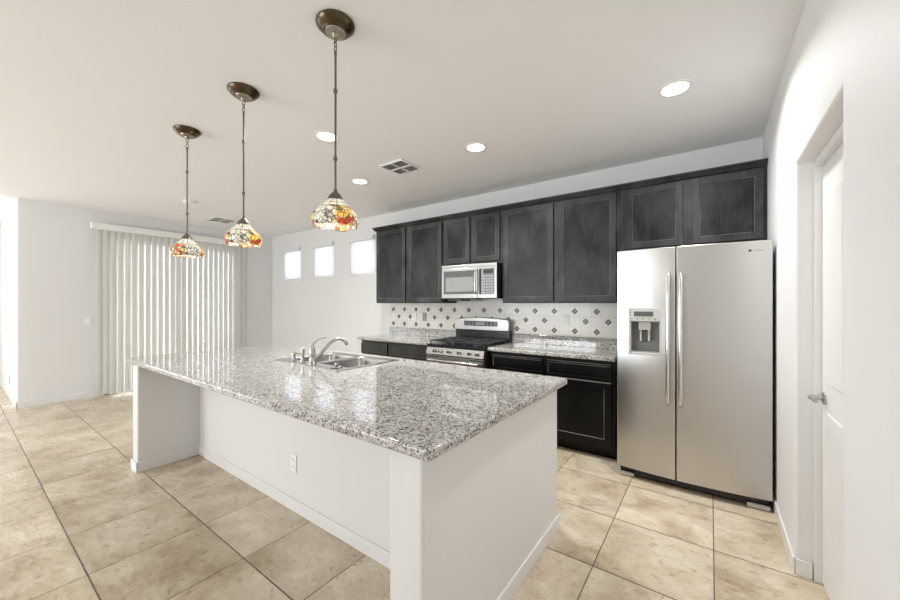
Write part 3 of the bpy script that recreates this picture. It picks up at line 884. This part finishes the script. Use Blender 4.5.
for k in (0, 1, 2, 6, 7, 8):
    for j in range(2):
        xx = -2.495 + k * 0.052
        B((xx, xx + 0.022, 3.7855, 3.7868, 1.105 + j * 0.024, 1.117 + j * 0.024)).build('button', M['midgrey'], bk)
B((-2.34, -2.21, 3.7855, 3.7868, 1.108, 1.142)).build('clock_window', M['midgrey'], bk)

# ------------------------------------------------------------------ microwave
MX0, MX1, MY = -2.645, -1.890, 3.50
r = thing('over_range_microwave', ((MX0 + MX1) / 2, 3.6, 1.4265), 'stainless over-the-range microwave mounted below the short wall cabinet', 'microwave')
B((MX0 + 0.002, MX1 - 0.002, MY + 0.03, BY - 0.0105, 1.4265, 1.8200)).build('body', M['black'], r, bevel=0.003)
B((MX0 + 0.06, MX0 + 0.26, MY + 0.05, MY + 0.24, 1.4015, 1.4260)).build('grease_filter', M['blackmat'], r)
B((MX0 + 0.30, MX1 - 0.30, MY + 0.04, MY + 0.2, 1.4175, 1.4260)).build('lamp_cover', M['darkplastic'], r)
DX = MX1 - 0.245
dr = MB(); dr.use(M['steelr'])
dr.box(MX0, DX, MY, MY + 0.029, 1.4295, 1.7815)
md = dr.build('door', None, r, bevel=0.004)
B((MX0 + 0.035, DX - 0.03, MY - 0.0025, MY - 0.0003, 1.4785, 1.7515)).build('window', M['mwglass'], md, bevel=0.001)
B((MX0 + 0.065, DX - 0.06, MY - 0.004, MY - 0.0027, 1.5085, 1.6765)).build('window_screen', M['mwmesh'], md)
B((MX0, MX1, MY, MY + 0.029, 1.7835, 1.8200)).build('vent_grille', M['steelr'], r, bevel=0.003)
B((DX + 0.002, MX1, MY, MY + 0.029, 1.4295, 1.7815)).build('control_panel', M['steelr'], r, bevel=0.004)
hx = DX - 0.012
MB().tube([(hx, MY - 0.002, 1.4865), (hx, MY - 0.035, 1.5015), (hx, MY - 0.042, 1.5665), (hx, MY - 0.042, 1.6565), (hx, MY - 0.035, 1.7315), (hx, MY - 0.002, 1.7465)], 0.012, 12).build('handle', M['steelh'], md, smooth=True)
B((DX + 0.022, DX + 0.052, MY - 0.003, MY - 0.0003, 1.4715, 1.7615)).build('trim_strip', M['black'], r)
kp = B((DX + 0.065, MX1 - 0.03, MY - 0.0025, MY - 0.0003, 1.4715, 1.7615)).build('keypad', M['keypad'], r)
for i in range(4):
    for j in range(7):
        B((DX + 0.075 + i * 0.034, DX + 0.098 + i * 0.034, MY - 0.0035, MY - 0.0026, 1.4815 + j * 0.031, 1.5005 + j * 0.031)).build('button', M['keys'], kp)
B((DX + 0.08, MX1 - 0.045, MY - 0.0035, MY - 0.0026, 1.7065, 1.7465)).build('display', M['black'], kp)

# ------------------------------------------------------------------ refrigerator
FX0, FX1, FS = -0.607, 0.330, -0.204
FYc, FYe = 3.103, 3.138
r = thing('refrigerator', ((FX0 + FX1) / 2, 3.4, 0), 'stainless steel side-by-side refrigerator with ice and water dispenser', 'refrigerator')
B((FX0 + 0.008, FX1 - 0.008, 3.215, BY - 0.03, 0.03, 1.768)).build('body', M['fridgeside'], r, bevel=0.003)
def ffront(x):
    u = (x - (FX0 + FX1) / 2) / ((FX1 - FX0) / 2)
    return FYc + (FYe - FYc) * u * u
def curved_door(x0, x1, name, hole=None):
    """bowed door front; optional rectangular recess (x0,x1,z0,z1) cut through the skin"""
    bm = bmesh.new(); n = 22
    xs = [x0 + (x1 - x0) * i / n for i in range(n + 1)]
    if hole: xs = sorted(set(xs + [hole[0], hole[1]]))
    zs = [0.078, 1.786]
    if hole: zs = [0.078, hole[2], hole[3], 1.786]
    yb = 3.208
    F = {}; K = {}
    for i, x in enumerate(xs):
        for j, z in enumerate(zs):
            F[i, j] = bm.verts.new((x, ffront(x), z)); K[i, j] = bm.verts.new((x, yb, z))
    def sol(i, j):
        if not (0 <= i < len(xs) - 1 and 0 <= j < len(zs) - 1): return False
        if hole and j == 1:
            xm = (xs[i] + xs[i+1]) / 2
            if hole[0] < xm < hole[1]: return False
        return True
    for i in range(len(xs) - 1):
        for j in range(len(zs) - 1):
            if not sol(i, j): continue
            bm.faces.new([F[i,j], F[i+1,j], F[i+1,j+1], F[i,j+1]])
            bm.faces.new([K[i,j], K[i,j+1], K[i+1,j+1], K[i+1,j]])
            if not sol(i-1, j): bm.faces.new([F[i,j], F[i,j+1], K[i,j+1], K[i,j]])
            if not sol(i+1, j): bm.faces.new([F[i+1,j], K[i+1,j], K[i+1,j+1], F[i+1,j+1]])
            if not sol(i, j-1): bm.faces.new([F[i,j], K[i,j], K[i+1,j], F[i+1,j]])
            if not sol(i, j+1): bm.faces.new([F[i,j+1], F[i+1,j+1], K[i+1,j+1], K[i,j+1]])
    m = MB(); m.bm.free(); m.bm = bm
    return m.build(name, M['steel'], r, smooth=True, bevel=0.004)
HX0, HX1, HZ0, HZ1 = -0.503, -0.308, 0.995, 1.232
ld = curved_door(FX0, FS - 0.004, 'freezer_door', (HX0, HX1, HZ0, HZ1))
rd = curved_door(FS + 0.004, FX1, 'fridge_door')
# dispenser: frame, panel, niche
dz0, dz1, dx0, dx1 = 0.975, 1.338, -0.522, -0.289
yf = ffront(-0.41) - 0.004
dm = MB()
y1_ = ffront(dx0) + 0.004
dm.box(dx0, HX0, yf - 0.004, y1_, dz0, HZ1); dm.box(HX1, dx1, yf - 0.004, y1_, dz0, HZ1); dm.box(HX0, HX1, yf - 0.004, y1_, dz0, HZ0)
dm.box(dx0, dx1, yf - 0.004, y1_, HZ1, dz1)
dp = dm.build('dispenser', M['lightgrey'], ld, bevel=0.006, seg=3)
nm = MB()
ny = 3.198
nm.box(HX0 + 0.0005, HX1 - 0.0005, ny, ny + 0.003, HZ0 + 0.0005, HZ1 - 0.0005)
nm.box(HX0 + 0.0005, HX0 + 0.003, yf, ny, HZ0 + 0.0005, HZ1 - 0.0005); nm.box(HX1 - 0.003, HX1 - 0.0005, yf, ny, HZ0 + 0.0005, HZ1 - 0.0005)
nm.box(HX0 + 0.003, HX1 - 0.003, yf, ny, HZ0 + 0.0005, HZ0 + 0.006); nm.box(HX0 + 0.003, HX1 - 0.003, yf, ny, HZ1 - 0.003, HZ1 - 0.0005)
nm.build('dispenser_niche', M['midgrey'], ld)
B((-0.452, -0.368, yf + 0.02, ny - 0.003, 1.165, HZ1 - 0.004), (-0.445, -0.430, yf + 0.03, ny - 0.003, 1.08, 1.165), (-0.390, -0.375, yf + 0.03, ny - 0.003, 1.08, 1.165)).build('dispenser_cradle', M['lightgrey'], ld, bevel=0.004)
B((-0.428, -0.392, yf + 0.035, yf + 0.045, 1.075, 1.16)).build('dispenser_paddle', M['darkplastic'], ld, bevel=0.003)
B((-0.480, -0.350, yf - 0.0065, yf - 0.0043, 1.272, 1.308)).build('display', M['lcd'], ld)
for k in range(5): B((-0.505 + k * 0.04, -0.49 + k * 0.04, yf - 0.0055, yf - 0.0043, 1.249, 1.254)).build('button', M['darkplastic'], ld)
for k in range(3): B((-0.510, -0.500, yf - 0.0055, yf - 0.0043, 1.276 + k * 0.018, 1.282 + k * 0.018)).build('button', M['darkplastic'], ld)
for (hx, par) in ((-0.252, ld), (-0.174, rd)):
    y0_ = ffront(hx)
    pts = [(hx, y0_ + 0.004, 0.625), (hx, y0_ - 0.030, 0.645)]
    for k in range(1, 14): pts.append((hx, y0_ - 0.038 - 0.016 * math.sin(PI * k / 14), 0.645 + (1.565 - 0.645) * k / 14))
    pts += [(hx, y0_ - 0.030, 1.565), (hx, y0_ + 0.004, 1.585)]
    MB().tube(pts, 0.0145, 14).build('handle', M['steelh'], par, smooth=True)
# badge: little round emblem with a fine line of lettering
lx_, lz_ = 0.215, 1.722
ly_ = ffront(lx_)
MB().lathe([(0, 0), (0.0085, 0), (0.0085, -0.002), (0, -0.0025)], (lx_, ly_ + 0.0005, lz_), 20, 'y').build('emblem', M['darkplastic'], rd)
lt = MB()
for k in range(8): lt.box(lx_ + 0.018 + k * 0.0062, lx_ + 0.0225 + k * 0.0062, ffront(lx_ + 0.04) - 0.003, ffront(lx_ + 0.04) + 0.004, lz_ - 0.002, lz_ + 0.0035)
lt.build('badge_lettering', M['midgrey'], rd)
# hinge covers, base grille, feet
B((FX1 - 0.075, FX1 - 0.006, 3.24, 3.32, 1.7685, 1.785)).build('hinge_cover', M['midgrey'], r, bevel=0.008)
B((FX0 + 0.006, FX0 + 0.075, 3.24, 3.32, 1.7685, 1.785)).build('hinge_cover', M['midgrey'], r, bevel=0.008)
gg = MB(); gg.box(FX0 + 0.02, FX1 - 0.02, 3.17, 3.214, 0.012, 0.070)
for k in range(38):
    xx = FX0 + 0.10 + k * 0.019
    gg.box(xx, xx + 0.004, 3.164, 3.17, 0.016, 0.066)
gg.build('base_grille', M['black'], r)
for (a, b) in ((FX0 + 0.01, FX0 + 0.12), (FX1 - 0.13, FX1 - 0.01)):
    B((a, b, 3.145, 3.1635, 0.004, 0.034)).build('foot', M['lightgrey'], r, bevel=0.004)

# ------------------------------------------------------------------ pendants
def make_pendant(label):
    r = thing('pendant_lamp', (0, 0, CZ), label, 'pendant lamp', 'stained glass pendants over the island')
    o = MB().lathe([(0.088, 0), (0.092, -0.006), (0.090, -0.014), (0.070, -0.034), (0.058, -0.040), (0.056, -0.044), (0.0, -0.044)], (0, 0, CZ), 40)
    c = o.build('canopy', M['bronze'], r, smooth=True)
    MB().lathe([(0.050, -0.0445), (0.048, -0.050), (0.018, -0.054), (0.016, -0.064), (0.008, -0.072), (0, -0.072)], (0, 0, CZ), 32).build('canopy_plate', M['bronzeplate'], c, smooth=True)
    ch = MB()
    for k, (zc, rot, a, b) in enumerate(((CZ - 0.082, 0, 0.0085, 0.014), (CZ - 0.101, 1, 0.0075, 0.012), (CZ - 0.125, 0, 0.009, 0.017))):
        ring = []
        for q in range(16):
            an = 2 * PI * q / 16
            u, v = a * math.cos(an), b * math.sin(an)
            ring.append((u, 0, zc + v) if rot == 0 else (0, u, zc + v))
        ch.tube(ring, 0.0024, 6, closed=True)
    ch.build('chain', M['nickelrod'], r, smooth=True)
    MB().lathe([(0, 2.600), (0.005, 2.600), (0.007, 2.592), (0.0065, 2.58), (0.0052, 2.575), (0.0052, 2.418), (0.0095, 2.414), (0.0095, 2.398), (0.0052, 2.394),
                (0.0052, 2.088), (0.0095, 2.084), (0.0095, 2.068), (0.0052, 2.064), (0.0052, 1.915), (0, 1.915)], (0, 0, 0), 14).build('rod', M['nickelrod'], r, smooth=True)
    MB().lathe([(0, 1.925), (0.008, 1.925), (0.011, 1.913), (0.024, 1.903), (0.034, 1.888), (0.038, 1.876), (0.036, 1.874), (0, 1.874)], (0, 0, 0), 28).build('shade_cap', M['nickelrod'], r, smooth=True)
    def scal(rr, z, a):
        t_ = max(0.0, min(1.0, (1.80 - z) / 0.06))
        bul = 1 + 0.035 * math.cos(6 * a) * max(0.0, min(1.0, (1.85 - z) / 0.06))
        return rr * bul, z + 0.004 * t_ * math.cos(6 * a + PI)
    prof = [(0.034, 1.876), (0.046, 1.862), (0.066, 1.842), (0.086, 1.824), (0.099, 1.810), (0.106, 1.794), (0.108, 1.778), (0.104, 1.760), (0.097, 1.742)]
    s = MB().shell([(a, b) for a, b in prof], (0, 0, 0), 60, scal)
    # put the glass in its own frame: object origin at z=1.90 so the pattern follows the shade
    o = s.build('glass_shade', M['tiffany'], r, smooth=True)
    for v in o.data.vertices: v.co.z += (CZ - 1.90)
    o.location = (0, 0, 1.90 - CZ)
    so = o.modifiers.new('solid', 'SOLIDIFY'); so.thickness = 0.002
    b = MB().lathe([(0, 1.873), (0.012, 1.873), (0.012, 1.85), (0.010, 1.846), (0, 1.846)], (0, 0, 0), 16).build('socket', M['plastic'], r, smooth=True)
    MB().lathe([(0, 1.845), (0.010, 1.843), (0.018, 1.825), (0.021, 1.812), (0.016, 1.798), (0, 1.792)], (0, 0, 0), 16).build('bulb', M['bulb'], r, smooth=True)
    l = bpy.data.lights.new('pendant_glow', 'POINT'); l.energy = 0.8; l.color = (1, 0.88, 0.72); l.shadow_soft_size = 0.012
    lo = bpy.data.objects.new('pendant_glow', l); COL.objects.link(lo); lo.parent = r; lo.location = (0, 0, 1.775 - CZ)
    return r
p0 = make_pendant('stained glass pendant nearest the camera, the largest looking of three')
PP = [(-1.483, 1.105, 0.0, None), (-2.426, 1.108, 0.5, 'middle one of three stained glass pendants over the island'), (-3.345, 1.103, 1.3, 'stained glass pendant hanging in front of the vertical blind')]
for i, (x, y, a, lb) in enumerate(PP):
    q = p0 if i == 0 else copy_tree(p0)
    q.location = (x, y, CZ - 0.0005); q.rotation_euler = (0, 0, a)
    if lb: q['label'] = lb

# ------------------------------------------------------------------ recessed lights
def make_can():
    r = thing('recessed_light', (0, 0, CZ), 'round white recessed ceiling light above the refrigerator', 'ceiling light', 'recessed ceiling lights')
    MB().lathe([(0.094, -0.0005), (0.096, -0.005), (0.088, -0.008), (0.076, -0.007), (0.076, -0.0005)], (0, 0, CZ), 40).build('trim_ring', M['plastic'], r, smooth=True)
    MB().lathe([(0, -0.0075), (0.075, -0.0075), (0.075, -0.0015), (0, -0.0015)], (0, 0, CZ), 40).build('diffuser', M['lampon'], r)
    l = bpy.data.lights.new('recessed_glow', 'AREA'); l.shape = 'DISK'; l.size = 0.14; l.energy = 15; l.color = (1, 0.995, 0.99); l.spread = math.radians(150)
    lo = bpy.data.objects.new('recessed_glow', l); COL.objects.link(lo); lo.parent = r; lo.location = (0, 0, -0.012)
    return r
c0 = make_can()
CL = ['round white recessed ceiling light nearest the right wall, above the refrigerator front', 'round recessed ceiling light in front of the cabinets above the range',
      'recessed ceiling light partly behind the nearest pendant rod', 'small looking recessed ceiling light farthest left, beyond the square vent']
for i, (x, y) in enumerate(((-0.182, 2.693), (-1.66, 2.694), (-2.536, 1.808), (-3.17, 2.687))):
    q = c0 if i == 0 else copy_tree(c0)
    q.location = (x, y, CZ); q['label'] = CL[i]

# ------------------------------------------------------------------ ceiling vents, smoke detector
def vent(x, y, s, label):
    r = thing('ceiling_vent', (x, y, CZ), label, 'vent')
    f = MB(); h = s / 2; w = 0.022
    z0, z1 = CZ - 0.012, CZ - 0.0005
    f.box(x - h, x + h, y - h, y - h + w, z0, z1); f.box(x - h, x + h, y + h - w, y + h, z0, z1)
    f.box(x - h, x - h + w, y - h + w, y + h - w, z0, z1); f.box(x + h - w, x + h, y - h + w, y + h - w, z0, z1)
    f.box(x - w * 0.4, x + w * 0.4, y - h + w, y + h - w, z0 - 0.002, z1)
    f.box(x - h + w, x + h - w, y - w * 0.4, y + w * 0.4, z0 - 0.002, z1)
    f.build('frame', M['plastic'], r, bevel=0.002)
    B((x - h + w, x + h - w, y - h + w, y + h - w, CZ - 0.003, CZ - 0.0008)).build('duct_opening', M['duct'], r)
    l = MB(); n = 6
    for (qx, qy, ax) in ((-1, -1, 'x'), (1, -1, 'x'), (-1, 1, 'x'), (1, 1, 'x')):
        cx0_, cx1_ = sorted((x + qx * w * 0.4, x + qx * (h - w))); cy0_, cy1_ = sorted((y + qy * w * 0.4, y + qy * (h - w)))
        for k in range(n):
            u = (k + 0.5) / n
            if ax == 'x':
                yy = cy0_ + (cy1_ - cy0_) * u
                l.prism([(yy - 0.0065, z0), (yy - 0.0055, z0), (yy + 0.0065, CZ - 0.0035), (yy + 0.0055, CZ - 0.0035)], 'x', cx0_, cx1_)
            else:
                xx = cx0_ + (cx1_ - cx0_) * u
                l.prism([(xx - 0.006 * qx, z0), (xx - 0.005 * qx, z0), (xx + 0.007 * qx, CZ - 0.0035), (xx + 0.006 * qx, CZ - 0.0035)], 'y', cy0_, cy1_)
    l.build('louvers', M['lightgrey'], r)
vent(-2.515, 2.65, 0.31, 'square white ceiling vent between the recessed lights')
vent(-6.485, 2.624, 0.34, 'square white ceiling vent near the vertical blind')
r = thing('smoke_detector', (-5.63, 1.888, CZ), 'round white smoke detector on the ceiling beyond the farthest pendant', 'smoke detector')
MB().lathe([(0, -0.0005), (0.075, -0.0005), (0.075, -0.018), (0.060, -0.034), (0.0, -0.036)], (-5.63, 1.888, CZ), 32).build('housing', M['plastic'], r, smooth=True)
